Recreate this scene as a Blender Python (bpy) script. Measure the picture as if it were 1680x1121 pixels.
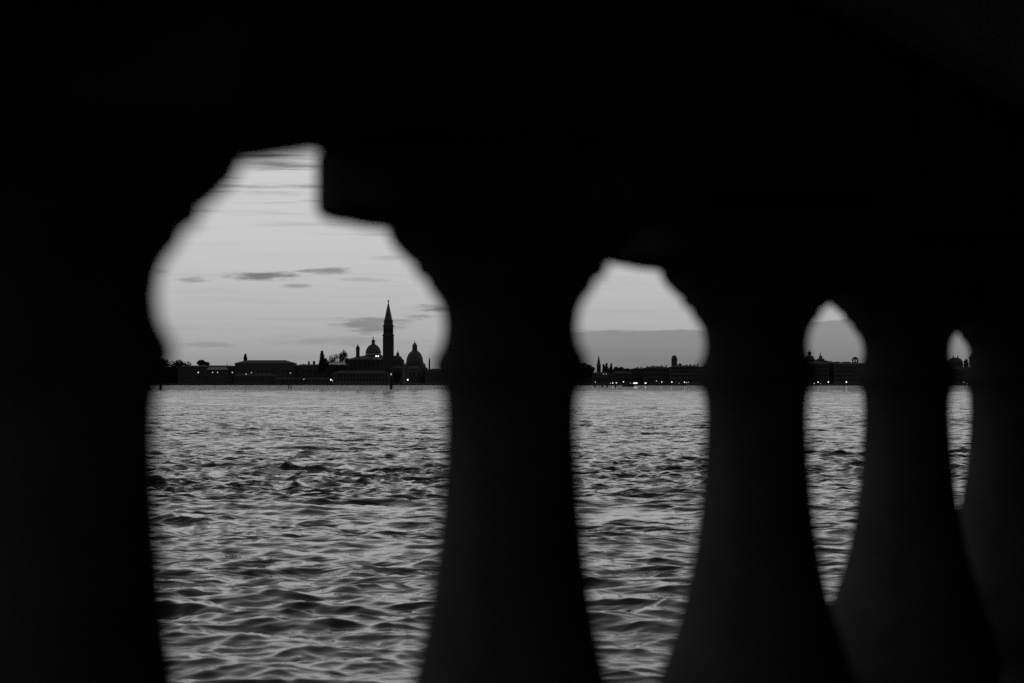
import bpy, math, random
import numpy as np
from mathutils import Vector
random.seed(11); rng = np.random.default_rng(5)
for o in list(bpy.data.objects): bpy.data.objects.remove(o)
S = bpy.context.scene
R = math.radians

# ------------------------------------------------------------------ camera
FPX = 85.0/36.0*1680.0            # focal length in photo pixels
H = 2.2                            # eye height over the water
PITCH = math.atan((628-560.5)/FPX)
cam_d = bpy.data.cameras.new('camera'); cam = bpy.data.objects.new('camera', cam_d)
S.collection.objects.link(cam)
cam_d.lens = 85; cam_d.sensor_width = 36; cam_d.clip_start = .05; cam_d.clip_end = 30000
cam.location = (0, 0, H); cam.rotation_euler = (R(90)+PITCH, 0, 0)
cam_d.dof.use_dof = True; cam_d.dof.focus_distance = 1500; cam_d.dof.aperture_fstop = 7.2
S.camera = cam

# ------------------------------------------------------------------ dusk sky
W = bpy.data.worlds.new('World'); S.world = W; W.use_nodes = True
nt = W.node_tree; nt.nodes.clear(); N = nt.nodes.new; L = nt.links.new
def val(x, sock):
    if isinstance(x, (int, float)): sock.default_value = x
    else: L(x, sock)
def M(op, a, b=None, c=None, clamp=False):
    n = N('ShaderNodeMath'); n.operation = op; n.use_clamp = clamp
    val(a, n.inputs[0])
    if b is not None: val(b, n.inputs[1])
    if c is not None: val(c, n.inputs[2])
    return n.outputs[0]
def smooth(x, lo, hi, a=0.0, b=1.0):
    n = N('ShaderNodeMapRange'); n.interpolation_type = 'SMOOTHSTEP'
    val(x, n.inputs['Value']); val(lo, n.inputs['From Min']); val(hi, n.inputs['From Max'])
    n.inputs['To Min'].default_value = a; n.inputs['To Max'].default_value = b
    return n.outputs[0]
SUN_EL, SUN_AZ = -3.0, -3.0        # the sun is just down, a little left of the view
sky = N('ShaderNodeTexSky'); sky.sky_type = 'NISHITA'; sky.sun_disc = False
sky.sun_elevation = R(SUN_EL); sky.sun_rotation = R(SUN_AZ); sky.altitude = 0
sky.air_density = 1.3; sky.dust_density = 0; sky.ozone_density = 1.0
sp_ = N('ShaderNodeSeparateColor'); L(sky.outputs[0], sp_.inputs[0])                      # blue-sensitive black and white film
grey = M('ADD', M('ADD', M('MULTIPLY', sp_.outputs[0], .2), M('MULTIPLY', sp_.outputs[1], .4)), M('MULTIPLY', sp_.outputs[2], .4))
tc = N('ShaderNodeTexCoord'); sx = N('ShaderNodeSeparateXYZ'); L(tc.outputs['Generated'], sx.inputs[0])
az = M('ARCTAN2', sx.outputs[0], sx.outputs[1]); el = M('ARCSINE', sx.outputs[2])
def noise(fa, fe, off, detail=5.0, rough=.6):
    c = N('ShaderNodeCombineXYZ'); L(M('MULTIPLY', az, fa), c.inputs[0]); L(M('MULTIPLY', el, fe), c.inputs[1]); c.inputs[2].default_value = off
    n = N('ShaderNodeTexNoise'); n.inputs['Scale'].default_value = 1; n.inputs['Detail'].default_value = detail
    n.inputs['Roughness'].default_value = rough; L(c.outputs[0], n.inputs['Vector']); return n.outputs['Fac']
nz = noise(75, 520, 1.3, 6, .68); nlow = noise(9, 70, 4.0, 3); nst = noise(14, 330, 8.0, 6, .62)
# thin streaks, thicker higher up
st = M('MULTIPLY', smooth(nst, .49, .70), smooth(M('ADD', el, M('MULTIPLY', nlow, .02)), .066, .098, .07, .66))
mask = st
def azel(px, py): return math.atan((px-840)/FPX), math.atan((628-py)/FPX)
# small lens-shaped clouds: photo-derived azimuth, elevation, half width, half height, density
for px, py, w, h, dn in [(425,453,56,8,.62),(532,445,44,6,.5),(487,470,34,4,.36),(310,461,26,5,.34),(600,459,50,5,.2),
                         (262,447,22,4,.3),(608,534,62,16,.42),(720,507,42,7,.55),(696,519,40,5,.35),(330,567,80,6,.2),
                         (560,560,120,10,.18),(640,423,30,4,.2),(980,546,46,5,.3),(450,318,70,4,.16)]:
    a0, e0 = azel(px, py)
    da = M('MULTIPLY', M('SUBTRACT', az, a0), FPX/w); de = M('MULTIPLY', M('SUBTRACT', el, e0), FPX/h)
    d = M('SQRT', M('ADD', M('MULTIPLY', da, da), M('MULTIPLY', de, de)))
    d = M('ADD', d, M('MULTIPLY', M('SUBTRACT', nz, .5), 3.4))
    mask = M('MAXIMUM', mask, M('MULTIPLY', smooth(d, 1.3, .05), dn))
# low cloud bank to the right with a clean upper edge that goes on round to the north
edge = M('ADD', M('MULTIPLY', M('SUBTRACT', M('MINIMUM', az, .6), .03), .035), .0212)
edge = M('ADD', edge, M('MULTIPLY', M('SUBTRACT', nz, .5), .004)); edge = M('ADD', edge, M('MULTIPLY', M('SUBTRACT', noise(14, 30, 2.2, 2), .5), .008))
bank = M('MULTIPLY', smooth(M('SUBTRACT', el, edge), .0005, -.0006), smooth(az, -.03, .02))
bank = M('MULTIPLY', bank, M('ADD', .26, M('MULTIPLY', nlow, .16)))
mask = M('MAXIMUM', mask, bank)
# added brightening of the upper sky, streaked like thin cirrus, to light the water
upper_gain = M('MULTIPLY', smooth(el, .075, .21), M('ADD', .28, M('MULTIPLY', noise(5, 16, 6.1, 5, .6), .65)))
grey = M('MULTIPLY', grey, M('ADD', 1, upper_gain))
vis = M('SUBTRACT', 1, mask)
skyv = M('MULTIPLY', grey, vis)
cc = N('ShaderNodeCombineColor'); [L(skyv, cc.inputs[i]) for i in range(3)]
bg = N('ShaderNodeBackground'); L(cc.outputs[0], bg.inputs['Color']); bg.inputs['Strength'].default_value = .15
W.cycles.sampling_method = 'MANUAL'; W.cycles.sample_map_resolution = 512
wo = N('ShaderNodeOutputWorld'); L(bg.outputs[0], wo.inputs[0])

S.view_settings.view_transform = 'Standard'; S.view_settings.look = 'None'
S.view_settings.exposure = 3.72; S.view_settings.gamma = 1; S.view_settings.use_curve_mapping = False
S.render.engine = 'CYCLES'
S.cycles.use_denoising = False
S.cycles.use_adaptive_sampling = True; S.cycles.adaptive_threshold = .004; S.cycles.adaptive_min_samples = 64
S.cycles.max_bounces = 5; S.cycles.diffuse_bounces = 4; S.cycles.glossy_bounces = 3

# ------------------------------------------------------------------ materials (all grey: black and white film)
MATS = {}
def mat(name, v, rough=.85, scale=.0, var=.35, spec=.2, emit=None, bump=0, coord='Object'):
    m = bpy.data.materials.new(name); m.use_nodes = True; t = m.node_tree; b = t.nodes['Principled BSDF']
    b.inputs['Base Color'].default_value = (v, v, v, 1); b.inputs['Roughness'].default_value = rough
    b.inputs['Specular IOR Level'].default_value = spec
    if scale:
        c = t.nodes.new('ShaderNodeTexCoord'); n = t.nodes.new('ShaderNodeTexNoise')
        n.inputs['Scale'].default_value = scale; n.inputs['Detail'].default_value = 6; n.inputs['Roughness'].default_value = .65
        r = t.nodes.new('ShaderNodeMapRange'); r.inputs['From Min'].default_value = .3; r.inputs['From Max'].default_value = .7
        r.inputs['To Min'].default_value = v*(1-var); r.inputs['To Max'].default_value = v*(1+var)
        t.links.new(c.outputs[coord], n.inputs['Vector']); t.links.new(n.outputs['Fac'], r.inputs['Value'])
        k = t.nodes.new('ShaderNodeCombineColor'); [t.links.new(r.outputs[0], k.inputs[i]) for i in range(3)]
        t.links.new(k.outputs[0], b.inputs['Base Color'])
        if bump:
            bp = t.nodes.new('ShaderNodeBump'); bp.inputs['Strength'].default_value = .6; bp.inputs['Distance'].default_value = bump
            t.links.new(n.outputs['Fac'], bp.inputs['Height']); t.links.new(bp.outputs[0], b.inputs['Normal'])
    if emit:
        b.inputs['Emission Color'].default_value = (1, 1, 1, 1); b.inputs['Emission Strength'].default_value = emit
    MATS[name] = m; return m
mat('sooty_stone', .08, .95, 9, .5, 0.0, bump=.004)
mat('gallery_stone', .36, .95, 3, .5, 0.0, bump=.006)
mat('plaster', 0.087, .9, .25, .3); mat('pale_plaster', 0.116, .9, .25, .3); mat('dark_brick', 0.072, .9, .4, .35)
mat('white_stone', 0.101, .85, .3, .25); mat('roof_tile', 0.061, .9, .5, .35); mat('lead', .11, .7, .2, .25)
mat('pale_roof', .3, .9, .3, .2); mat('copper', .12, .7, .3, .3)
mat('pane', .02, .3, 0, spec=.3); mat('foliage', .045, .9, 1.5, .5); mat('bark', .05, .95, 2, .3)
mat('wood', .05, .95, 2, .4); mat('iron', .04, .8); mat('hull', .04, .7); mat('soil', .07, .95, .2, .4)
mat('quay_stone', .13, .95, .4, .35)
mat('lamp_bright', .8, emit=.115); mat('lamp_mid', .8, emit=.06); mat('lamp_dim', .8, emit=.03); mat('flood', .8, emit=.2)

# ------------------------------------------------------------------ mesh helpers
class MB:
    def __init__(s): s.v = []; s.f = []; s.mi = []; s.cur = 0
    def add(s, vs, fs):
        o = len(s.v); s.v += [tuple(v) for v in vs]
        for f in fs: s.f.append([i+o for i in f]); s.mi.append(s.cur)
        return s
    def box(s, x0, x1, y0, y1, z0, z1):
        return s.add([(x0,y0,z0),(x1,y0,z0),(x1,y1,z0),(x0,y1,z0),(x0,y0,z1),(x1,y0,z1),(x1,y1,z1),(x0,y1,z1)],
                     [(3,2,1,0),(4,5,6,7),(0,1,5,4),(1,2,6,5),(2,3,7,6),(3,0,4,7)])
    def lathe(s, prof, n=24, c=(0,0,0), ph=0.0):
        vs = []; fs = []
        for r, z in prof:
            for k in range(n):
                a = ph+2*math.pi*k/n; vs.append((c[0]+r*math.cos(a), c[1]+r*math.sin(a), c[2]+z))
        for i in range(len(prof)-1):
            for k in range(n):
                k2 = (k+1) % n; fs.append((i*n+k, i*n+k2, (i+1)*n+k2, (i+1)*n+k))
        fs.append(tuple(reversed(range(n)))); fs.append(tuple((len(prof)-1)*n+k for k in range(n)))
        return s.add(vs, fs)
    def tube(s, p, q, r0, r1, n=5):
        p = Vector(p); q = Vector(q); d = (q-p)
        if d.length < 1e-6: return s
        d.normalize(); a = d.orthogonal().normalized(); b = d.cross(a)
        vs = [p+(a*math.cos(2*math.pi*k/n)+b*math.sin(2*math.pi*k/n))*r0 for k in range(n)] + \
             [q+(a*math.cos(2*math.pi*k/n)+b*math.sin(2*math.pi*k/n))*r1 for k in range(n)]
        fs = [(k, (k+1) % n, n+(k+1) % n, n+k) for k in range(n)] + [tuple(reversed(range(n))), tuple(range(n, 2*n))]
        return s.add(vs, fs)
    def hip(s, x0, x1, y0, y1, z0, z1, inset, eave=.5):
        x0 -= eave; x1 += eave; y0 -= eave; y1 += eave; ym = (y0+y1)/2
        return s.add([(x0,y0,z0),(x1,y0,z0),(x1,y1,z0),(x0,y1,z0),(x0+inset,ym,z1),(x1-inset,ym,z1)],
                     [(3,2,1,0),(0,1,5,4),(1,2,5),(2,3,4,5),(3,0,4)])
    def build(s, name, m, parent=None, loc=None, smooth_=False, **props):
        me = bpy.data.meshes.new(name); me.from_pydata(s.v, [], s.f); me.update()
        ms = m if isinstance(m, (list, tuple)) else [m]
        for q in ms: me.materials.append(MATS[q])
        if len(ms) > 1: me.polygons.foreach_set('material_index', s.mi)
        if smooth_: me.polygons.foreach_set('use_smooth', [True]*len(me.polygons))
        return link(name, me, parent, loc, **props)
def link(name, me, parent=None, loc=None, **props):
    o = bpy.data.objects.new(name, me); S.collection.objects.link(o)
    if parent: o.parent = parent
    if loc is not None: o.location = loc
    for k, v in props.items(): o[k] = v
    return o
def thing(name, label, cat, loc=(0,0,0), group=None, rz=0):
    o = bpy.data.objects.new(name, None); S.collection.objects.link(o); o.location = loc; o.rotation_euler = (0,0,rz)
    o.empty_display_size = .5; o['label'] = label; o['category'] = cat
    if group: o['group'] = group
    return o
ct, stt = math.cos(PITCH), math.sin(PITCH)
def P(px, py, Y):
    u = (px-840)/FPX; v = (560.5-py)/FPX; k = Y/(ct-v*stt)
    return Vector((u*k, Y, H+(stt+v*ct)*k))
def X(px, Y): return P(px, 628, Y).x
def Z(py, Y): return P(840, py, Y).z
GZ = 1.3                                             # level of the quays

# ------------------------------------------------------------------ water: one sheet, real waves
def seq(segs):
    out = [segs[0][0]]
    for a, b, k in segs:
        n = max(2, int(math.log(b/a)/k)); out += list(a*(b/a)**(np.arange(1, n+1)/n))
    return np.array(out)
rr = seq([(3.0, 9, .02), (9, 14, .006), (14, 45, .0026), (45, 220, .0026), (220, 600, .0042), (600, 1000, .006), (1000, 2500, .010), (2500, 9000, .1)])
aa = np.concatenate([np.linspace(-110, -17.5, 60)[:-1], np.linspace(-17.5, 17.5, 500), np.linspace(17.5, 110, 60)[1:]])*math.pi/180
RR, AA = np.meshgrid(rr, aa, indexing='ij'); dR = np.gradient(rr)[:, None]*np.ones_like(AA)
wx = RR*np.sin(AA); wy = RR*np.cos(AA); wz = np.zeros_like(wx); ox = np.zeros_like(wx); oy = np.zeros_like(wx); px_ = wx.copy(); py_ = wy.copy()
# patchiness of the wind
gust = np.zeros_like(wx)
for i in range(14):
    lam = rng.uniform(8, 60); th = rng.uniform(0, 6.28); gust += np.sin(2*math.pi/lam*(px_*math.cos(th)+py_*math.sin(th))+rng.uniform(0, 6.28))
gust = np.clip(1+gust*.045, .75, 1.25)
comps = [(lam, .007) for lam in np.geomspace(4.5, 11, 8)] + [(lam, .016) for lam in np.geomspace(1.6, 4.5, 18)] + [(lam, .039) for lam in np.geomspace(.42, 1.6, 46)] + [(lam, .044) for lam in np.geomspace(.14, .42, 54)]
lost = np.zeros_like(wx)
for lam, slope in comps:
    lam *= rng.uniform(.94, 1.06); k = 2*math.pi/lam; th = R(-80)+rng.normal(0, .6 if lam > 1.6 else .75); ph = rng.uniform(0, 6.28)
    a = slope/k*rng.uniform(.7, 1.3); dx, dy = math.cos(th), math.sin(th)
    fade = np.clip((lam/dR-1.4)/1.4, 0, 1)
    lost += (1-fade**2)*slope**2
    A = a*fade*(1 if lam > 1.6 else gust if lam > .5 else gust**2.5)
    q = k*(dx*px_+dy*py_)+ph
    wz += A*np.sin(q); c = A*np.cos(q)*1.4; ox += dx*c; oy += dy*c
lost = np.sqrt(lost/sum(v*v for _, v in comps))
wx += ox; wy += oy
nr, na = wx.shape
verts = np.stack([wx, wy, wz], -1).reshape(-1, 3).astype(np.float32)
i0 = (np.arange(nr-1)[:, None]*na+np.arange(na-1)[None, :]).reshape(-1)
quads = np.stack([i0, i0+na, i0+na+1, i0+1], -1).astype(np.int32)
me = bpy.data.meshes.new('water'); me.vertices.add(len(verts)); me.vertices.foreach_set('co', verts.ravel())
me.loops.add(quads.size); me.loops.foreach_set('vertex_index', quads.ravel()); me.polygons.add(len(quads))
me.polygons.foreach_set('loop_start', np.arange(0, quads.size, 4, dtype=np.int32))
me.polygons.foreach_set('use_smooth', np.ones(len(quads), dtype=bool)); me.update(calc_edges=True)
if me.polygons[0].normal.z < 0: me.flip_normals()
at = me.attributes.new('chop', 'FLOAT', 'POINT'); at.data.foreach_set('value', lost.astype(np.float32).ravel())   # chop finer than the mesh
m = bpy.data.materials.new('lagoon_water'); m.use_nodes = True; t = m.node_tree; b = t.nodes['Principled BSDF']
b.inputs['Base Color'].default_value = (.012, .012, .012, 1); b.inputs['IOR'].default_value = 1.333; b.inputs['Roughness'].default_value = .02
c = t.nodes.new('ShaderNodeTexCoord'); mp = t.nodes.new('ShaderNodeMapping'); mp.inputs['Scale'].default_value = (.75, 1.2, 1); t.links.new(c.outputs['Object'], mp.inputs[0])
n1 = t.nodes.new('ShaderNodeTexNoise'); n1.inputs['Scale'].default_value = 9; n1.inputs['Detail'].default_value = 2; n1.inputs['Roughness'].default_value = .5
n2 = t.nodes.new('ShaderNodeTexNoise'); n2.inputs['Scale'].default_value = 1.1; n2.inputs['Detail'].default_value = 3; n2.inputs['Roughness'].default_value = .55
for n_ in (n1, n2): t.links.new(mp.outputs[0], n_.inputs['Vector'])
atn = t.nodes.new('ShaderNodeAttribute'); atn.attribute_name = 'chop'
def mm(op, a_, b_):
    n_ = t.nodes.new('ShaderNodeMath'); n_.operation = op
    for i_, q_ in enumerate((a_, b_)):
        if isinstance(q_, (int, float)): n_.inputs[i_].default_value = q_
        else: t.links.new(q_, n_.inputs[i_])
    return n_.outputs[0]
n3 = t.nodes.new('ShaderNodeTexNoise'); n3.inputs['Scale'].default_value = .11; n3.inputs['Detail'].default_value = 3; n3.inputs['Roughness'].default_value = .6
t.links.new(mp.outputs[0], n3.inputs['Vector'])                                    # cat's-paws: rougher and calmer patches
paw = mm('MULTIPLY', mm('MAXIMUM', mm('SUBTRACT', n3.outputs['Fac'], .3), 0.02), 5.0)
hgt = mm('ADD', mm('MULTIPLY', n1.outputs['Fac'], .006), mm('MULTIPLY', mm('MULTIPLY', mm('MULTIPLY', n2.outputs['Fac'], .46), paw), atn.outputs['Fac']))
bp = t.nodes.new('ShaderNodeBump'); bp.inputs['Strength'].default_value = 1; bp.inputs['Distance'].default_value = 1
t.links.new(hgt, bp.inputs['Height']); t.links.new(bp.outputs[0], b.inputs['Normal'])
MATS['water'] = m; me.materials.append(m); link('water', me, kind='structure')

# ------------------------------------------------------------------ balustrade and wall, with a gallery added behind for shade
D0 = 1.3
wdir = Vector((.1614, .383)); ang = math.atan2(wdir.y, wdir.x); SP = D0*wdir.length
def on_wall(s): return Vector((D0*(-.0882+.1614*s), D0*(1+.383*s)))
o0 = on_wall(-.457)
FLOOR = H-.98
def wallthing(name, label, cat): return thing(name, label, cat, (o0.x, o0.y, FLOOR), rz=ang)
zc = H-FLOOR                       # eye height over the gallery floor
bal = wallthing('balustrade', 'dark stone balustrade of turned balusters silhouetted close in front, water seen between them', 'balustrade')
prof = [(.03,-.305),(.066,-.302),(.069,-.295),(.069,-.284),(.060,-.281),(.0565,-.277),(.056,-.270),(.0585,-.262),(.0655,-.250),(.0705,-.236),
        (.0710,-.222),(.0675,-.205),(.0620,-.188),(.0565,-.172),(.0505,-.154),(.0455,-.134),(.0412,-.112),(.0375,-.085),(.0352,-.06),(.0338,-.04),
        (.0332,-.022),(.0334,-.011),(.0342,-.0055),(.0357,-.001),(.0376,.003),(.0389,.007),(.0388,.0105),(.0372,.0145),(.0352,.018),(.0340,.022),(.0334,.0285),
        (.0345,.0375),(.0368,.0430),(.0395,.0470),(.0412,.0490),(.0422,.0530),(.0455,.0550),(.0480,.0570),(.0480,.0605),(.0515,.0630),(.0560,.0675),(.0595,.0715),(.0615,.0760),
        (.0620,.0790),(.0690,.0805),(.0800,.0818),(.0860,.0835),(.03,.0845)]
prof = [(r, z-.0025*min(1, max(0, (z-.028)/.02))) for r, z in prof]
body = MB().lathe([(r*D0, z*D0) for r, z in prof], 56)
ab = MB().lathe([(.0862*D0, .0808*D0), (.0975*D0, .0826*D0), (.0975*D0, .1152*D0)], 48)
pl = MB().box(-.078*D0, .078*D0, -.078*D0, .078*D0, -.335*D0, -.302*D0)
first = None
for k in range(-3, 8):
    loc = (k*SP+(  .028*SP if k == 0 else 0), 0, zc-(.003*D0 if k > 1 else -.002*D0 if k == 0 else 0)); fat = {0: 1.03, 2: 1.02, 3: 1.06, 4: 1.11}.get(k, 1.0)
    if first is None:
        bo = body.build('baluster', 'sooty_stone', bal, loc, True); a_ = ab.build('abacus', 'sooty_stone', bo); p_ = pl.build('plinth', 'sooty_stone', bo)
        for q in (a_, p_):
            bv = q.modifiers.new('bevel', 'BEVEL'); bv.width = .006; bv.segments = 3
        first = (bo, a_, p_)
    else:
        bo = first[0].copy(); bo.parent = bal; bo.location = loc; bo.scale = (fat, fat, 1); S.collection.objects.link(bo)
        for q in first[1:]:
            c_ = q.copy(); c_.parent = bo; S.collection.objects.link(c_)
x0, x1 = -3.6*SP, 7.6*SP
MB().box(x0, x1, -.115, .115, zc-.335*D0-.12, zc-.335*D0).build('base_rail', 'sooty_stone', bal)
MB().box(x0, x1, -.115, .115, zc+.1152*D0, zc+.1152*D0+.14).build('top_rail', 'sooty_stone', bal)
gal = wallthing('wall_and_shade_gallery', 'black stone wall filling the top of the picture above the balustrade, with an unseen gallery added behind it for shade', 'building')
CE = 3.0
zt = zc+.1152*D0+.14
fw = MB(); fw.box(x0-1.5, x1+1.5, -.16, .16, zt, CE); fw.box(x0-1.5, x0, -.16, .16, 0, zt); fw.box(x1, x1+1.5, -.16, .16, 0, zt)
fw.box(x0, x1, -.16, .16, 0, zc-.335*D0-.12); fw.build('front_wall', 'gallery_stone', gal)
MB().box(x0-1.5, x1+1.5, -3.6, -3.3, 0, CE).build('shade_back_wall', 'gallery_stone', gal)  # unseen wall added behind the camera to keep the balusters dark
MB().box(x1+1.5, x1+1.8, -3.6, .16, 0, CE).build('shade_end_wall', 'gallery_stone', gal)   # added, unseen; the near end is left open to let in dim light
MB().box(x0-1.8, x1+1.8, -3.7, .26, CE, CE+.25).build('shade_ceiling', 'gallery_stone', gal)  # unseen slab added overhead to shade the balusters
fl = MB().box(x0-2, x1+2, -3.8, .17, -.3, -.004).build('floor', 'gallery_stone', None, (o0.x, o0.y, FLOOR), kind='structure'); fl.rotation_euler[2] = ang
sw = MB().box(x0-6, x1+6, -3.8, .165, -3.5, -.304).build('seawall', 'gallery_stone', None, (o0.x, o0.y, FLOOR), kind='structure'); sw.rotation_euler[2] = ang

# ------------------------------------------------------------------ shores
YI, YR = 2100.0, 1900.0            # San Giorgio side, town side
def shore(name, pa, pb, Y, depth):
    g = MB().box(X(pa, Y), X(pb, Y), Y, Y+depth, -3, GZ).build(name, 'soil', kind='structure')
    q = MB(); a, b_ = X(pa, Y), X(pb, Y)
    q.box(a-.4, b_+.4, Y-.9, Y-.004, -3, GZ-.25); q.build('quay_face', 'quay_stone', g)
    n = 60
    for i in range(n):
        xa = a+(b_-a)*i/n; xb = a+(b_-a)*(i+1)/n
        if i == 0: cm = MB().box(0, xb-xa-.15, -1.15, .3, GZ-.25, GZ+.06).build('coping_stone', 'quay_stone', g, (xa, Y, 0)).data
        else: link('coping_stone', cm, g, (xa, Y, 0))
shore('island_quay', 60, 800, YI-45, 330)
shore('town_quay', 905, 1800, YR-25, 330)
MB().box(-1400, 1400, 3300, 3700, -3, 7).build('far_shore', 'soil', kind='structure')
MB().box(X(640, 2740), X(800, 2740), 2740, 3000, -3, 1.2).build('salute_quay', 'soil', kind='structure').name = 'distant_quay'

# ------------------------------------------------------------------ builders for the far things
def window_mesh(w, h):
    b = MB(); d = .14
    b.box(-w/2-.18, -w/2, -d, .05, -.05, h+.15); b.box(w/2, w/2+.18, -d, .05, -.05, h+.15)
    b.box(-w/2, w/2, -d, .05, h, h+.15); b.box(-w/2-.25, w/2+.25, -d-.12, .05, -.25, -.053)
    b.cur = 1; b.box(-w/2, w/2, -.04, .05, -.05, h)
    return b
WIN = {}
def windows(parent, x0, x1, y, rows, cols, w=1.1, h=1.9, skip=0.0):
    key = (round(w, 2), round(h, 2))
    for zr in rows:
        for i in range(cols):
            if skip and random.random() < skip: continue
            loc = (x0+(x1-x0)*(i+.5)/cols, y, zr)
            if key not in WIN: WIN[key] = window_mesh(w, h).build('window', ['white_stone', 'pane'], parent, loc).data
            else: link('window', WIN[key], parent, loc)
def house(name, label, px0, px1, peave, pridge, Y, depth=14, cat='building', wall='plaster', roof='roof_tile', inset=None,
          rows=None, cols=0, chim=(), flat=False, group=None, ww=1.1, wh=1.8, skip=0.0, courses=True):
    a, b_ = X(px0, Y), X(px1, Y); ze = Z(peave, Y); zr = Z(pridge, Y); cx = (a+b_)/2; hw = (b_-a)/2
    t = thing(name, label, cat, (cx, Y, GZ), group)
    he = ze-GZ; hr = zr-GZ
    MB().box(-hw, hw, 0, depth, -.5, he).build('wall', wall, t)
    MB().box(-hw-.12, hw+.12, -.12, depth+.12, he-.45, he-.05).build('cornice', 'quay_stone', t)
    if flat:
        r = MB().box(-hw-.3, hw+.3, -.3, depth+.3, he+.003, max(hr, he+.3)).build('roof', roof, t)
    else:
        r = MB().hip(-hw, hw, 0, depth, he+.003, max(hr, he+.4), min(hw*.95, inset if inset is not None else depth*.4)).build('roof', roof, t)
    for cpx, cpy, cw in chim:
        cxx = X(cpx, Y)-cx; ztop = Z(cpy, Y)-GZ
        MB().box(cxx-cw/2, cxx+cw/2, depth*.5-.5, depth*.5+.5, he, ztop-.35).box(cxx-cw/2-.15, cxx+cw/2+.15, depth*.5-.65, depth*.5+.65, ztop-.35, ztop).build('chimney', 'dark_brick', r)
    if rows: windows(t, -hw+.6, hw-.6, 0, rows, cols, ww, wh, skip)
    return t
def crown_mesh(rx, rz, n, leaf, seed, kind='round'):
    rg = np.random.default_rng(seed); b = MB(); cl = []
    nc = max(6, n//16)
    for i in range(nc):
        while True:
            p = rg.uniform(-1, 1, 3)
            if p@p < 1: break
        if kind == 'cone':
            h = rg.uniform(-1, 1); rad = (1-(h+1)/2)**.7*rg.uniform(.3, 1)+.04; a = rg.uniform(0, 6.28); p = np.array([rad*math.cos(a), rad*math.sin(a), h])
        cl.append(p)
    for p in cl:
        cr = rg.uniform(.16, .36)
        for j in range(16):
            d = rg.normal(0, 1, 3); d /= np.linalg.norm(d); c_ = p+d*cr*rg.uniform(.3, 1)*np.array([1, 1, .8 if kind != 'cone' else .35])
            c_ = c_*np.array([rx, rx, rz]); u = rg.normal(0, 1, 3); u /= np.linalg.norm(u); v = np.cross(u, rg.normal(0, 1, 3)); v /= np.linalg.norm(v)
            s1 = leaf*rg.uniform(.6, 1.3); s2 = s1*rg.uniform(.5, .9)
            b.add([c_-u*s1, c_+v*s2, c_+u*s1, c_-v*s2], [(0, 1, 2, 3)])
    return b
def tree(label, px, ptop, wpx, Y, base=None, kind='round', pbot=None, name='leafy_tree', group='trees along the far shore', dens=1.0):
    z1 = Z(ptop, Y); rx = wpx/FPX*Y/2; zb = Z(pbot, Y) if pbot else GZ+.25*(z1-GZ)
    zb = max(zb, GZ+.8); rz = (z1-zb)/2; t = thing(name, label, 'tree', (X(px, Y), Y, GZ), group)
    h = z1-GZ; seed = int(px*7+ptop)
    tr = MB(); rg = random.Random(seed); zc_ = zb-GZ+rz
    tr.tube((0, 0, -.5), (0, 0, zc_*.7), .035*h+.12, .025*h+.08, 7); tr.tube((0, 0, zc_*.7), (.1, 0, zc_+rz*.5), .025*h+.08, .05, 6)
    for i in range(6):
        a = rg.uniform(0, 6.28); tr.tube((0, 0, zc_*(.55+.1*i)), (rx*.6*math.cos(a), rx*.6*math.sin(a), zc_*(.55+.1*i)+rz*.5), .012*h+.05, .04, 5)
    tr.build('trunk', 'bark', t)
    n = int(min(3200, max(420, 70*rx*rz*dens)))
    crown_mesh(rx*.86, rz*.92, n, .62, seed, kind).build('crown', 'foliage', t, (0, 0, zc_)); return t
def bare_tree(label, px, ptop, wpx, Y, seed=3):
    t = thing('bare_tree', label, 'tree', (X(px, Y), Y, GZ), 'trees along the far shore'); h = Z(ptop, Y)-GZ; w = wpx/FPX*Y/2
    rg = random.Random(seed); tr = MB(); cr = MB()
    tr.tube((0, 0, -.5), (0, 0, h*.3), .55, .42, 8); tr.build('trunk', 'bark', t)
    def grow(p, d, ln, r, lev):
        q = p+d*ln; cr.tube(p, q, r, r*.7, 4 if lev < 3 else 3)
        if lev == 6: return
        for i in range(3 if lev < 5 else 2):
            e = (d+Vector((rg.gauss(0, .5), rg.gauss(0, .5), rg.gauss(.1, .35)))).normalized()
            grow(q if i else p+d*ln*.75, e, ln*rg.uniform(.66, .86), max(r*.6, .15), lev+1)
    for i in range(5):
        a = i*1.256+.4; d = Vector((math.cos(a)*.75, math.sin(a)*.75, 1)).normalized(); grow(Vector((0, 0, h*.27)), d, h*.19, .3, 1)
    xs = [abs(v[0]) for v in cr.v]; zs = max(v[2] for v in cr.v); fx = w/sorted(xs)[int(len(xs)*.985)]; fz = (h*.73)/(zs-h*.27)
    cr.v = [(v[0]*fx, v[1]*fx, h*.27+(v[2]-h*.27)*fz) for v in cr.v]
    cr.build('crown', 'bark', t); return t
def dome_profile(r, h, z0, n=9, p=1.0): return [(r*math.cos(i/n*math.pi/2)**p+.02, z0+h*math.sin(i/n*math.pi/2)) for i in range(n+1)]
def lamp(label, px, py, Y, m='lamp_mid', r=.42, base=GZ, group='lamps lit along the far shore', arm=False):
    p = P(px, py, Y); t = thing('street_lamp', label, 'lamp', (p.x, Y, base), group); h = p.z-base
    MB().lathe([(.22, -.2), (.22, .3), (.09, .5), (.06, h-r)], 8).build('lamp_post', 'iron', t)
    MB().lathe([(r*math.sin(i/6*math.pi)+.01, -r*math.cos(i/6*math.pi)) for i in range(7)], 10).build('lamp_globe', m, t, (0, 0, h), True)
    MB().lathe([(r*.55, r*.93), (.03, r*1.4)], 8).build('lamp_cap', 'iron', t, (0, 0, h))
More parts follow.
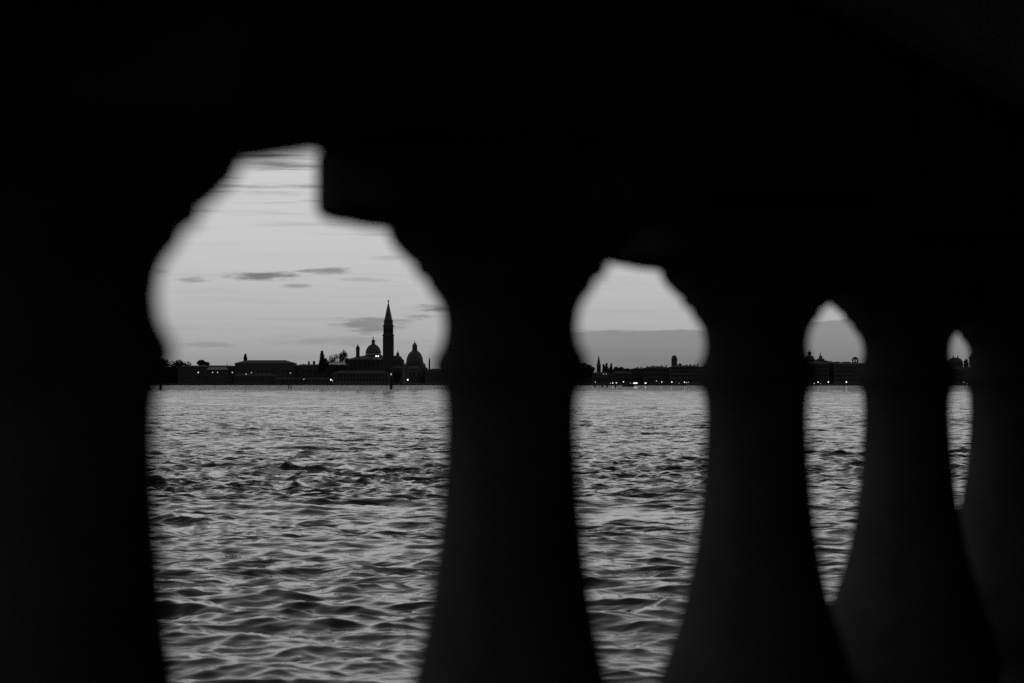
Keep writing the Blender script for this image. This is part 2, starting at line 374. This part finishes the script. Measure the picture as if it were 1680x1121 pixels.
def mooring(label, px, pw, ptop, pbase, leans, r, withlamp=False):
    Y = H*FPX/(pbase-628); p = P(px, pbase, Y); zt_ = Z(ptop, Y)
    t = thing('mooring_post', label, 'mooring post', (p.x, Y, 0), 'mooring posts standing in the water')
    for dx, dy, tx in leans:
        MB().tube((dx, dy, -2), (dx+tx, dy*.3, zt_), r, r*.85, 9).build('pile', 'wood', t)
    if len(leans) > 1: MB().tube((leans[0][0]-.1, leans[0][1]*.5, zt_*.72), (leans[-1][0]+leans[-1][2]*.5+.1, leans[-1][1]*.5, zt_*.72), r*.4, r*.4, 6).build('tie_beam', 'wood', t)
    if withlamp:
        MB().lathe([(.05, 0), (.05, .5), (.2, .5), (.2, .9), (.02, 1.0)], 8).build('beacon', 'lamp_dim', t, (0, 0, zt_-.1))
    return t

# ------------------------------------------------------------------ island: monastery, church, campanile
for i, (px, pt, w, lab) in enumerate([
        (206,578,46,'tall dark tree at the left end of the island, mostly hidden by the nearest baluster'),
        (240,583,44,'broad dark tree touching the left edge of the widest gap'),
        (268,587,34,'dark leafy tree second from the left edge of the widest gap'),
        (291,588,32,'rounded tree at the head of the leftmost clump, level with the lower cloud'),
        (308,594,18,'small low tree ending the leftmost clump on its right')]):
    tree(lab, px, pt, w, YI+20+5*i, pbot=628, dens=1.5)
house('garden_range', 'low dark building behind the leftmost trees of the island', 150, 296, 607, 603, YI+45, 14, wall='dark_brick')
tree('round-headed pine pair, larger left one above the low warehouse roof', 330, 590.5, 15, YI+70, pbot=601, name='umbrella_pine', dens=2)
tree('round-headed pine pair, smaller right one above the low warehouse roof', 338.5, 593.5, 11, YI+72, pbot=602, name='umbrella_pine', dens=2)
house('long_warehouse', 'long low warehouse with dark roof at the left of the island behind the round pines', 292, 392, 601.5, 599.6, YI+20, 22, wall='dark_brick', rows=[4.5, 9], cols=16, skip=.2)
house('boathouse', 'small shed with a pale roof strip in front of the long warehouse', 340, 371, 606.5, 602.6, YI-8, 12, wall='dark_brick', roof='pale_roof', inset=1)
house('quay_shed', 'low shed on the quay under the wide hipped roof', 384, 452, 617, 612.5, YI-18, 12, wall='dark_brick', rows=[3.0], cols=9)
m_ = thing('flag_mast', 'thin mast rising from the warehouse roofs left of the wide hipped roof', 'mast', (X(372.5, YI+28), YI+28, GZ))
MB().tube((0, 0, 0), (0, 0, Z(592, YI+28)-GZ), .22, .12, 6).build('pole', 'iron', m_)
MB().tube((-.9, 0, Z(598, YI+28)-GZ), (.9, 0, Z(598, YI+28)-GZ), .1, .1, 5).build('yard', 'iron', m_)
house('hipped_hall', 'wide hall with a flat-topped hipped roof in the middle of the island', 385, 482, 596.2, 590.8, YI+15, 30, wall='plaster', inset=9, rows=[5, 10], cols=14, skip=.15)
tree('small conifer tip standing above the left end of the wide hipped roof', 402.5, 581, 10, YI+60, pbot=600, kind='cone', name='conifer_tree', dens=2.5)
house('convent_range', 'long low convent wing with two small chimneys between hipped hall and cypress', 482, 573, 600.2, 597.8, YI+25, 16, wall='plaster', rows=[5, 10], cols=15,
      chim=[(505.5, 593, 1.6), (514, 592.5, 2.0), (497, 596.8, .8)], skip=.2)
house('garden_wall', 'low pale garden building on the quay left of the church lamp', 452, 541, 622, 620, YI-25, 6, wall='plaster', rows=[1.2], cols=12)
tree('slim dark cypress tree standing left of the bare tree by the church', 528.5, 575, 15, YI+10, pbot=612, kind='cone', name='cypress_tree', dens=8)
tree('small bushy tree at the foot of the cypress', 535, 588, 9, YI+12, pbot=606)
bare_tree('bare round-crowned winter tree left of the domed church', 556, 572.5, 33, YI+14)

YC = YI+40; SC = YC/FPX
ch = thing('domed_church', 'domed church with small bell turret, left of the tall campanile', 'church', (X(611, YC), YC, GZ))
def cx_(px): return (px-611)*SC
def cz_(py): return Z(py, YC)-GZ
MB().box(cx_(567), cx_(661), 0, 26, -.5, cz_(590)).build('nave', 'dark_brick', ch)
b = MB(); n = 14                                                       # low vaulted roof with a rounded outline
xa, xb = cx_(566), cx_(660)
ridge = []
for i in range(n+1):
    f = i/n; ridge.append((xa+(xb-xa)*f, cz_(590)+.003+(cz_(583.6)-cz_(590))*min(1, math.sin(min(f*2.6, 1)*math.pi/2))*(1 if f < .85 else max(.0, (1-f)/.15)**.6)))
vs = []; fs = []
for x_, z_ in ridge: vs += [(x_, -.6, cz_(590)+.003), (x_, 7, z_), (x_, 19, z_), (x_, 26.6, cz_(590)+.003)]
for i in range(n):
    for j in range(3): fs.append((i*4+j, (i+1)*4+j, (i+1)*4+j+1, i*4+j+1))
fs += [(0, 1, 2, 3), (n*4+3, n*4+2, n*4+1, n*4)]
b.add(vs, fs).build('roof', 'lead', ch)
windows(ch, cx_(572), cx_(624), 0, [cz_(600)], 7, 1.6, 3.2)
r0 = 12.6*SC
dr = MB().lathe([(r0*1.08, cz_(592)), (r0*1.08, cz_(584.5)), (r0*1.14, cz_(584)), (r0*1.14, cz_(582.6)), (r0*1.02, cz_(582.4)), (r0*1.02, cz_(581))], 28, (0, 13, 0)).build('drum', 'plaster', ch)
dm = MB().lathe(dome_profile(r0, cz_(564.5)-cz_(580.5), cz_(580.6), 10), 32, (0, 13, 0)).build('dome', 'lead', ch, smooth_=True)
for k in range(16):
    a = 2*math.pi*(k+.5)/16; q = MB()
    pr = dome_profile(r0+.08, cz_(564.5)-cz_(580.5), cz_(580.6), 6)
    for (ra, za), (rb, zb) in zip(pr[:-1], pr[1:]): q.tube((ra*math.cos(a), 13+ra*math.sin(a), za), (rb*math.cos(a), 13+rb*math.sin(a), zb), .16, .16, 4)
    q.build('rib', 'lead', dm)
ln = MB().lathe([(2.1, cz_(565.6)), (2.1, cz_(564.4)), (1.5, cz_(564.2)), (1.45, cz_(560)), (1.9, cz_(559.8)), (1.7, cz_(559)), (1.0, cz_(557.4)), (.35, cz_(556.6)), (.2, cz_(555.2))], 12, (0, 13, 0)).build('lantern', 'lead', ch)
MB().lathe([(.3, cz_(555.4)), (.55, cz_(554.4)), (.4, cz_(553.4)), (.32, cz_(552.4)), (.05, cz_(551.8))], 8, (0, 13, 0)).build('finial', 'lead', ln)
def turret(parent, px, ptop, pcap, pbase, wpx, y=6):
    x_ = cx_(px); r = wpx/2*SC
    t_ = MB().lathe([(r, cz_(pbase)), (r, cz_(pcap+2.2)), (r*1.2, cz_(pcap+2)), (r*1.2, cz_(pcap+1.2)), (r*.95, cz_(pcap+1)), (r*.85, cz_(pcap-1.2)), (r*.4, cz_(pcap-2.4)), (r*.2, cz_(pcap-4)), (.05, cz_(ptop))], 12, (x_, y, 0)).build('bell_turret', 'dark_brick', parent)
    return t_
turret(ch, 586.3, 563, 570, 587, 6.2); turret(ch, 652, 574, 580.6, 588, 5.0)
MB().lathe([(8.6*SC, 0), (8.6*SC, cz_(591)), (8.8*SC, cz_(590.6))]+dome_profile(8.4*SC, cz_(583)-cz_(590), cz_(590), 6), 24, (cx_(651.5), 2, 0)).build('apse', 'dark_brick', ch)
for q in (617.2, 620.6):
    p = (cx_(q), -1.0, cz_(584.6)); f = thing('floodlight', 'left of the two bright floodlights at the dome foot' if q < 619 else 'right of the two bright floodlights at the dome foot', 'lamp', (X(q, YC), YC-1.0, Z(584.6, YC)), 'floodlights on the church')
    MB().lathe([(.55*math.sin(i/6*math.pi)+.01, -.55*math.cos(i/6*math.pi)) for i in range(7)], 10).build('lamp_globe', 'flood', f)
    MB().tube((0, 0, -.7), (0, 1.2, -4.6), .12, .12, 5).build('bracket', 'iron', f)

YT = YI+5; ST = YT/FPX
ca = thing('campanile', 'tall square bell tower with pointed spire rising right of the church dome', 'bell tower', (X(637, YT), YT, GZ))
def tz(py): return Z(py, YT)-GZ
def sq(b, w, z0, z1, w2=None):
    w *= ST; w2 = w if w2 is None else w2*ST
    return b.add([(-w,-w,z0),(w,-w,z0),(w,w,z0),(-w,w,z0),(-w2,-w2,z1),(w2,-w2,z1),(w2,w2,z1),(-w2,w2,z1)], [(3,2,1,0),(4,5,6,7),(0,1,5,4),(1,2,6,5),(2,3,7,6),(3,0,4,7)])
sh = MB(); sq(sh, 8.6, -.5, tz(551.6), 8.3); shaft = sh.build('shaft', 'dark_brick', ca)
for k in range(-1, 3):
    w = 8.6*ST; x_ = -w+(k+1.0)*w*.65
    MB().box(x_, x_+.7, -w-.22, -w+.4, 1, tz(553.5)).build('pilaster', 'dark_brick', shaft)
q = MB(); sq(q, 9.4, tz(551.6), tz(550.2)); sq(q, 8.9, tz(550.2), tz(549.0)); q.build('cornice', 'white_stone', ca)
q = MB(); sq(q, 7.9, tz(549.0), tz(535.4), 7.8); bel = q.build('belfry', 'white_stone', ca)
for k in (-1, 0, 1):
    w = 1.5*ST; q = MB(); x_ = k*4.6*ST; y_ = -7.9*ST
    pts = [(x_-w, tz(547))]+[(x_+w, tz(547))]+[(x_+w*math.cos(a), tz(540)+w*math.sin(a)) for a in [i*math.pi/8 for i in range(9)]]
    q.add([(a, y_-.08, c_) for a, c_ in pts]+[(a, y_+.5, c_) for a, c_ in pts], [tuple(range(11)), tuple(range(21, 10, -1))]+[(i, i+11, (i+1) % 11+11, (i+1) % 11) for i in range(11)])
    q.build('bell_opening', 'pane', bel)
q = MB(); sq(q, 8.9, tz(535.4), tz(533.8)); q.build('cornice', 'white_stone', ca)
q = MB(); q.lathe([(7.6*ST, tz(533.8)), (7.4*ST, tz(527)), (7.8*ST, tz(526.6)), (7.8*ST, tz(525.6))], 16); q.build('attic', 'white_stone', ca)
q = MB(); q.lathe([(6.6*ST, tz(525.6)), (6.2*ST, tz(523.5)), (3.6*ST, tz(511)), (1.3*ST, tz(500)), (.5*ST, tz(497))], 20); q.build('spire', 'copper', ca)
q = MB(); q.lathe([(.35, tz(497.2)), (.6, tz(496.3)), (.35, tz(495.5)), (.6, tz(494.8)), (.75, tz(493.8)), (.45, tz(492.8)), (.1, tz(492))], 8); q.build('finial', 'copper', ca)

house('quay_monastery', 'long two-storey monastery front with windows on the quay below the dome and campanile', 546, 638, 613, 608.2, YI-30, 14, wall='pale_plaster', rows=[2.5, 6.0], cols=17, ww=1.3, wh=2.2)
house('porter_lodge', 'dark narrow block on the quay between campanile foot and distant domed church', 638, 661, 604, 600, YI-5, 14, wall='dark_brick', rows=[4, 9], cols=4)
tree('low dark tree beside the campanile foot on the quay', 651, 606, 14, YI-26, pbot=628)

# distant great dome
YS = 2790.0; SS = YS/FPX
sa = thing('great_domed_church', 'distant great domed church with tall lantern, right of the campanile', 'church', (X(679.5, YS), YS, GZ))
def sx_(px): return (px-679.5)*SS
def sz_(py): return Z(py, YS)-GZ
MB().lathe([(23*SS, 0), (23*SS, sz_(606)), (23.6*SS, sz_(605.6)), (23.6*SS, sz_(604.6)), (16*SS, sz_(600))], 8, (0, 16, 0), math.pi/8).build('octagon_body', 'pale_plaster', sa)
dr = MB().lathe([(15.0*SS, sz_(604)), (15.0*SS, sz_(597)), (15.8*SS, sz_(596.8)), (15.8*SS, sz_(595.4)), (14.6*SS, sz_(595))], 24, (0, 16, 0)).build('drum', 'pale_plaster', sa)
for k in range(12):
    a = -math.pi*(k+.5)/12; r_ = 15.0*SS
    q = MB().box(-1.1, 1.1, -.12, .5, sz_(603), sz_(598.5)).build('window', 'pane', dr, (r_*math.cos(a), 16+r_*math.sin(a), 0)); q.rotation_euler[2] = a+math.pi/2
dm = MB().lathe(dome_profile(14.0*SS, sz_(574.6)-sz_(595), sz_(595), 10, .95), 36, (0, 16, 0)).build('dome', 'lead', sa, smooth_=True)
MB().lathe([(5.0*SS, sz_(576.5)), (5.0*SS, sz_(574.8)), (4.3*SS, sz_(574.4)), (4.0*SS, sz_(568.5)), (4.4*SS, sz_(568.2)), (3.4*SS, sz_(565.5)), (2.0*SS, sz_(563.2)), (.7*SS, sz_(562)), (.35*SS, sz_(559)), (.1, sz_(557.5))], 16, (0, 16, 0)).build('lantern', 'lead', sa)
for px in (663.5, 667.5, 691, 696.5):
    MB().lathe([(1.7*SS, sz_(608)), (1.7*SS, sz_(600)), (1.9*SS, sz_(599.6)), (.9*SS, sz_(597.5)), (.1, sz_(596))], 10, (sx_(px), 4, 0)).build('buttress_scroll', 'pale_plaster', sa)
MB().box(sx_(662), sx_(672), -12, -7, 0, sz_(606)).build('portal', 'pale_plaster', sa)
windows(sa, sx_(660), sx_(699), -7.0, [sz_(617)], 5, 2.0, 4.0)
house('customs_range', 'low distant building row right of the great dome, running behind the second baluster', 697, 770, 608, 605, YS-10, 20, wall='plaster', rows=[4, 9], cols=12)
st = thing('slender_tower', 'thin distant tower right of the great dome beside the baluster edge', 'tower', (X(704.5, YS+60), YS+60, GZ))
MB().box(-.9, .9, -.9, .9, 0, Z(592, YS+60)-GZ).build('shaft', 'dark_brick', st)
MB().lathe([(1.4, 0), (1.2, .6), (.1, 4.0)], 4, (0, 0, Z(592, YS+60)-GZ), math.pi/4).build('spire', 'copper', st)

# ------------------------------------------------------------------ town side, second gap
tree('broad dark tree mass at the left edge of the second gap', 953, 595, 34, YR+20, pbot=622)
tree('rounded dark tree left of the sharp spire in the second gap', 966, 597, 22, YR+10, pbot=622)
YP = YR+30; SPp = YP/FPX
sp = thing('spired_bell_tower', 'slim bell tower with sharp pyramid spire at the left of the second gap', 'bell tower', (X(982.3, YP), YP, GZ))
z_ = lambda py: Z(py, YP)-GZ
MB().box(-3.3*SPp, 3.3*SPp, -3.3*SPp, 3.3*SPp, -.5, z_(600)).build('shaft', 'dark_brick', sp)
MB().box(-3.8*SPp, 3.8*SPp, -3.8*SPp, 3.8*SPp, z_(600), z_(599)).build('cornice', 'white_stone', sp)
MB().lathe([(4.3*SPp, z_(599)), (2.6*SPp, z_(592)), (.15, z_(583.2))], 4, (0, 0, 0), math.pi/4).build('spire', 'copper', sp)
tree('small conifer just right of the sharp spire', 990.5, 598, 6, YR+25, pbot=612, kind='cone', name='conifer_tree', dens=3)
tree('taller conifer right of the sharp spire, second of three', 995.0, 595.5, 6, YR+26, pbot=612, kind='cone', name='conifer_tree', dens=3)
tree('conifer right of the sharp spire, third of three', 1002.5, 596.5, 6, YR+27, pbot=612, kind='cone', name='conifer_tree', dens=3)
tree('low shrub-like tree under the three conifers', 997.5, 601, 16, YR+24, pbot=614)
for i, (px, pt, w) in enumerate([(1011, 602.5, 15), (1020, 601.8, 15), (1029, 603, 12)]):
    tree(['left', 'middle', 'right'][i]+' tree of the low rounded trio left of the skyline dip in the second gap', px, pt, w, YR+30, pbot=618, dens=1.6)
house('garden_lodge', 'low dark lodge under the trees at the left edge of the second gap', 905, 972, 616, 612, YR+30, 10, wall='dark_brick')
house('small_town_house', 'low house with pale eaves below the sharp spire', 972, 1003, 614, 610.5, YR+5, 12, wall='plaster', rows=[2.5], cols=7)
house('gabled_town_house', 'low house under the rounded tree trio in the second gap', 1003, 1037, 613, 608.5, YR+2, 12, wall='dark_brick', rows=[3, 6.2], cols=8)
house('stepped_house', 'dark house at the skyline dip in the second gap', 1034, 1058, 606, 603.5, YR+12, 16, wall='dark_brick', rows=[3, 6.6, 10], cols=6, chim=[(1047, 602, .9), (1053, 601.6, .9)])
house('long_palace', 'long palace under the rising roofline in the middle of the second gap', 1056, 1100, 604, 600.8, YR+8, 18, wall='plaster', rows=[2.6, 6.4, 10.0], cols=12, chim=[(1063, 600.3, 1), (1073, 600.1, 1), (1087, 599.6, 1), (1094, 599.2, 1)])
house('windowed_palace', 'tall palace front with rows of windows at the right of the second gap', 1099, 1152, 602.5, 599.4, YR+4, 18, wall='pale_plaster', rows=[2.4, 5.6, 8.8, 11.6], cols=15, wh=1.6,
      chim=[(1112, 598, 1), (1117, 596.2, 2.2), (1128, 598.2, 1), (1134, 597.4, 1), (1141, 597.8, 1), (1146, 597.0, 1)])
YB = YR+60; SB = YB/FPX
dt = thing('domed_bell_tower', 'stout square bell tower with small domed top above the second gap roofs', 'bell tower', (X(1106.3, YB), YB, GZ))
z_ = lambda py: Z(py, YB)-GZ
MB().box(-4.5*SB, 4.5*SB, -4.5*SB, 4.5*SB, -.5, z_(588.6)).build('shaft', 'dark_brick', dt)
MB().box(-5.0*SB, 5.0*SB, -5.0*SB, 5.0*SB, z_(588.6), z_(587.6)).build('cornice', 'white_stone', dt)
MB().lathe([(3.7*SB, z_(587.6)), (3.6*SB, z_(585.4)), (4.0*SB, z_(585.2))]+dome_profile(3.5*SB, z_(583.2)-z_(585.2), z_(585.1), 5)+[(.1, z_(582.2))], 12).build('cupola', 'lead', dt)
house('corner_palace', 'broad palace at the right edge of the second gap running behind the baluster', 1152, 1225, 602, 599, YR+6, 18, wall='plaster', rows=[2.6, 6.4, 10.0], cols=18, chim=[(1157, 598, 1), (1164, 597.5, 1)])
house('hidden_palace', 'plain palace between second and third gap, behind the baluster', 1226, 1308, 603, 600, YR+9, 18, wall='plaster')

# third gap
YD = YR+70; SD = YD/FPX
dc = thing('small_domed_church', 'small domed church with ball lantern at the left of the third gap', 'church', (X(1328.8, YD), YD, GZ))
z_ = lambda py: Z(py, YD)-GZ
MB().box(-14*SD, 32*SD, -4, 22, -.5, z_(593.2)).build('nave', 'plaster', dc)
MB().hip(-14*SD, 32*SD, -4, 22, z_(593.2)+.003, z_(590.2), 5, .4).build('roof', 'roof_tile', dc)
MB().lathe([(8.4*SD, z_(594)), (8.4*SD, z_(590.6)), (8.9*SD, z_(590.4)), (8.9*SD, z_(589.6))]+dome_profile(8.1*SD, z_(582.8)-z_(589.6), z_(589.5), 8), 24, (0, 3, 0)).build('dome', 'lead', dc, smooth_=True)
MB().lathe([(1.9*SD, z_(583.6)), (1.8*SD, z_(582)), (3.1*SD, z_(581)), (3.4*SD, z_(579.6)), (2.6*SD, z_(578)), (.9*SD, z_(576.8)), (.3, z_(575.4)), (.08, z_(573.4))], 12, (0, 3, 0)).build('lantern', 'lead', dc)
MB().lathe([(6.5*SD, z_(591)), (6.3*SD, z_(589.2)), (3.4*SD, z_(588)), (2.8*SD, z_(586)), (2.6*SD, z_(584.6)), (.8*SD, z_(583)), (.3, z_(581)), (.08, z_(577.6))], 12, (18.6*SD, 4, 0)).build('side_cupola', 'lead', dc)
house('left_waterfront_palace', 'waterfront palace below the small domed church in the third gap', 1308, 1360, 597, 593.0, YR+6, 16, wall='plaster', rows=[2.6, 6.2, 9.6, 12.6], cols=14, wh=1.6, chim=[(1350, 591.4, 1)])
house('narrow_dark_house', 'narrow dark house between the two palaces of the third gap', 1360, 1369, 596, 592.6, YR+14, 14, wall='dark_brick', rows=[4, 8], cols=2)
house('right_waterfront_palace', 'wide many-windowed waterfront palace at the right of the third gap', 1369, 1428, 597.4, 595.6, YR+4, 16, wall='pale_plaster', rows=[2.6, 5.8, 9.0, 12.0], cols=16, wh=1.6)
for px, w, pt, lab in [(1374, 11, 593.4, 'short'), (1389, 18, 593.6, 'long')]:
    Y = YR+30; vt = thing('vaulted_hall', lab+' rounded vault roof showing above the right palace of the third gap', 'building', (X(px, Y), Y, GZ)); hw = w/2*Y/FPX; z1 = Z(pt, Y)-GZ; z0 = Z(597, Y)-GZ
    MB().box(-hw, hw, 0, 20, -.5, z0).build('wall', 'plaster', vt)
    q = MB(); ns = 10; pts = [(-hw*math.cos(math.pi*i/ns), z0+.003+(z1-z0)*math.sin(math.pi*i/ns)**.7) for i in range(ns+1)]
    q.add([(a, 0, c_) for a, c_ in pts]+[(a, 20, c_) for a, c_ in pts], [tuple(range(ns+1)), tuple(range(2*ns+1, ns, -1))]+[(i+1, i, i+ns+1, i+ns+2) for i in range(ns)]); q.build('vault_roof', 'lead', vt)
Y = YR+45; SQ = Y/FPX
bt = thing('open_belfry', 'small open belfry with arches on the skyline at the right of the third gap', 'bell tower', (X(1403, Y), Y, GZ)); z_ = lambda py: Z(py, Y)-GZ
MB().box(-4.6*SQ, 4.6*SQ, -2, 2, -.5, z_(594.4)).build('shaft', 'dark_brick', bt)
for dx in (-3.9, 0, 3.9):
    for dy in (-1.4, 1.4): MB().box(dx*SQ-.35, dx*SQ+.35, dy-.35, dy+.35, z_(594.4), z_(590)).build('pier', 'dark_brick', bt)
MB().box(-5*SQ, 5*SQ, -2.2, 2.2, z_(590), z_(588.6)).build('cornice', 'white_stone', bt)
MB().lathe([(4.4*SQ, z_(588.6)), (3.9*SQ, z_(587)), (2.0*SQ, z_(586)), (.2, z_(585.4))], 12).build('cap', 'lead', bt)
house('rear_palace', 'plain palace between third and fourth gap, behind the baluster', 1429, 1548, 601, 598, YR+8, 16, wall='plaster')
# fourth gap
Y = YR+20; SQ = Y/FPX
hd = thing('low_domed_hall', 'low broad-domed hall with two tiny pinnacles in the narrowest gap', 'building', (X(1570, Y), Y, GZ)); z_ = lambda py: Z(py, Y)-GZ
MB().lathe([(13*SQ, -.5), (13*SQ, z_(597)), (13.5*SQ, z_(596.6)), (13.5*SQ, z_(595.6))]+dome_profile(12.6*SQ, z_(586.8)-z_(595.6), z_(595.5), 8, .8), 28, (0, 8, 0)).build('domed_wall', 'plaster', hd)
for dx in (-4.4, 3.0): MB().lathe([(.5, z_(588.5)), (.5, z_(585.5)), (.06, z_(583))], 8, (dx*SQ, 4, 0)).build('pinnacle', 'white_stone', hd)
house('quay_front_house', 'plain quay house in front of the low domed hall in the narrowest gap', 1549, 1612, 607, 602, YR+2, 8, wall='plaster', rows=[3, 7], cols=14)
tree('round dark tree at the right edge of the narrowest gap', 1597, 579.5, 15, YR+16, pbot=606, dens=2)
tree('low round tree between the domed hall and the round dark tree', 1585, 589, 8, YR+18, pbot=606, dens=2)
house('end_palace', 'plain palace beyond the narrowest gap, behind the last baluster', 1613, 1700, 602, 598, YR+8, 16, wall='plaster')

# ------------------------------------------------------------------ lamps
ordw = ['first', 'second', 'third', 'fourth', 'fifth', 'sixth', 'seventh', 'eighth', 'ninth', 'tenth', 'eleventh', 'twelfth', 'thirteenth', 'fourteenth']
for px, py, m_, r, lab in [
        (325.2, 611.2, 'lamp_bright', .42, 'leftmost lit lamp on the island, below the round pines'), (348.8, 611.2, 'lamp_mid', .40, 'second lit lamp from the left, below the pale shed roof'),
        (357.0, 611.2, 'lamp_mid', .40, 'third lit lamp from the left, close right of its twin'), (381.3, 611.2, 'lamp_mid', .46, 'fourth lit lamp from the left, under the hipped hall corner'),
        (404.0, 614.0, 'lamp_dim', .5, 'dim low lamp below the conifer tip'), (412.5, 611.4, 'lamp_dim', .45, 'dim lamp under the wide hipped roof'),
        (476.4, 612.2, 'lamp_dim', .5, 'dim lamp at the right end of the hipped hall'), (498.5, 622.4, 'lamp_dim', .45, 'faint low lamp below the convent chimneys')]:
    lamp(lab, px, py, YI-35, m_, r)
lamp('bright quay lamp at the left end of the monastery front', 542.8, 623.2, YI-38, 'lamp_bright', .62)
lamp('weaker quay lamp close beside the bright monastery lamp', 545.6, 624.8, YI-38, 'lamp_mid', .4)
lamp('single bright lamp below the great distant dome', 669.0, 623.4, YI-38, 'lamp_bright', .66)
g2 = [(976.8,627,'lamp_mid',.4),(1001.5,629,'lamp_dim',.4),(1005.2,628.6,'lamp_bright',.5),(1011.2,628.4,'lamp_bright',.45),(1022.8,626.8,'lamp_bright',.48),
      (1034.5,628.6,'lamp_dim',.4),(1077,625.2,'lamp_mid',.4),(1085.8,626.8,'lamp_bright',.45),(1102.2,627,'lamp_bright',.55),(1114,629,'lamp_dim',.35),(1123,627.2,'lamp_bright',.48),(1126.4,628,'lamp_mid',.4),(1129.6,627.4,'lamp_dim',.4)]
for i, (px, py, m_, r) in enumerate(g2):
    lamp(ordw[i]+' lit waterfront lamp from the left in the second gap', px, py, YR-20, m_, r*.8)
lamp('upper left faint lamp below the sharp spire', 990, 613.8, YR+3, 'lamp_dim', .34); lamp('upper right faint lamp below the sharp spire', 994.6, 613.8, YR+3, 'lamp_dim', .34)
for i, (px, py, m_, r) in enumerate([(1336,629.4,'lamp_mid',.45),(1342.2,627,'lamp_bright',.48),(1346.2,630,'lamp_dim',.4),(1359,627,'lamp_bright',.48),(1366.2,630.4,'lamp_dim',.4),(1388.6,627,'lamp_bright',.52),(1391,631.0,'lamp_dim',.4)]):
    lamp(ordw[i]+' lit waterfront lamp from the left in the third gap', px, py, YR-20, m_, r)
lamp('dim upper lamp in the narrowest gap', 1581.6, 627.4, YR-20, 'lamp_dim', .38); lamp('brighter lower lamp in the narrowest gap', 1586.6, 630.2, YR-20, 'lamp_mid', .48)

# water-bus stops with lit cabins
for px, w, lab in [(1043.5, 9, 'brightly lit floating water-bus stop in the middle of the second gap'), (1061, 6.5, 'smaller lit floating water-bus stop right of the bright one')]:
    Y = YR-32; s_ = Y/FPX; hw = w/2*s_; t_ = thing('water_bus_stop', lab, 'water-bus stop', (X(px, Y), Y, 0), 'floating water-bus stops')
    MB().box(-hw*1.3, hw*1.3, -2, 4, -.6, .55).build('pontoon', 'hull', t_)
    for q in (-hw, -hw/3, hw/3, hw): MB().box(q-.08, q+.08, -1.5, -1.34, .55, 2.7).build('post', 'iron', t_)
    MB().box(-hw*1.15, hw*1.15, -1.9, 3.6, 2.7, 2.95).build('roof', 'hull', t_)
    MB().box(-hw, hw*.55 if w > 8 else -hw*.1, 1.2, 1.4, 1.4, 2.3).build('lit_window', 'lamp_bright', t_)
    MB().box(-hw, hw, 1.45, 3.2, .552, 2.696).build('cabin', 'hull', t_)
# a dark moored boat
Yb = H*FPX/(634.6-628); t_ = thing('moored_boat', 'dark low boat lying off the quay right of the mooring posts in the second gap', 'boat', (X(1031, Yb), Yb, 0))
q = MB(); secs = []
for f, wd, sh_ in [(-3.2,.1,1.0),(-2.6,.75,.75),(-1,1.05,.6),(1,1.05,.6),(2.6,.8,.65),(3.2,.55,.7)]:
    secs.append([(f, -wd, sh_), (f, -wd*.6, -.25), (f, wd*.6, -.25), (f, wd, sh_)])
q.add([v for s_ in secs for v in s_], [(i*4+j, i*4+j+1, (i+1)*4+j+1, (i+1)*4+j) for i in range(5) for j in range(3)]+[(3, 2, 1, 0), (20, 21, 22, 23)]+[(i*4, (i+1)*4, (i+1)*4+3, i*4+3) for i in range(5)]); q.build('hull', 'hull', t_)
MB().box(-.6, 1.6, -.7, .7, .6, 1.5).build('cabin', 'hull', t_); MB().box(-.7, 1.7, -.8, .8, 1.5, 1.6).build('cabin_roof', 'hull', t_)

# ------------------------------------------------------------------ mooring posts
mooring('two dark mooring piles leaning together in front of the hipped hall', 474.5, 2, 629.5, 639.2, [(-.45, 0, .25), (.42, 0, .22)], .17)
mooring('thick mooring pile with a small beacon below the campanile', 641.6, 5, 617, 639, [(-.18, .12, .1), (.2, .12, -.1), (0, -.2, 0)], .33, True)
mooring('lone dark pile at the left edge of the widest gap', 263.5, 4, 630.5, 640, [(-.15, 0, .05), (.2, .1, -.1)], .28)
for px, lab in [(976, 'first small pile from the left off the town quay in the second gap'), (988, 'second small pile off the town quay in the second gap'), (996, 'third small pile off the town quay in the second gap'), (1010, 'fourth small pile off the town quay, just left of the boat')]:
    mooring(lab, px, 2, 631.2, 635.6, [(-.2, 0, .1), (.2, .1, -.1)], .26)
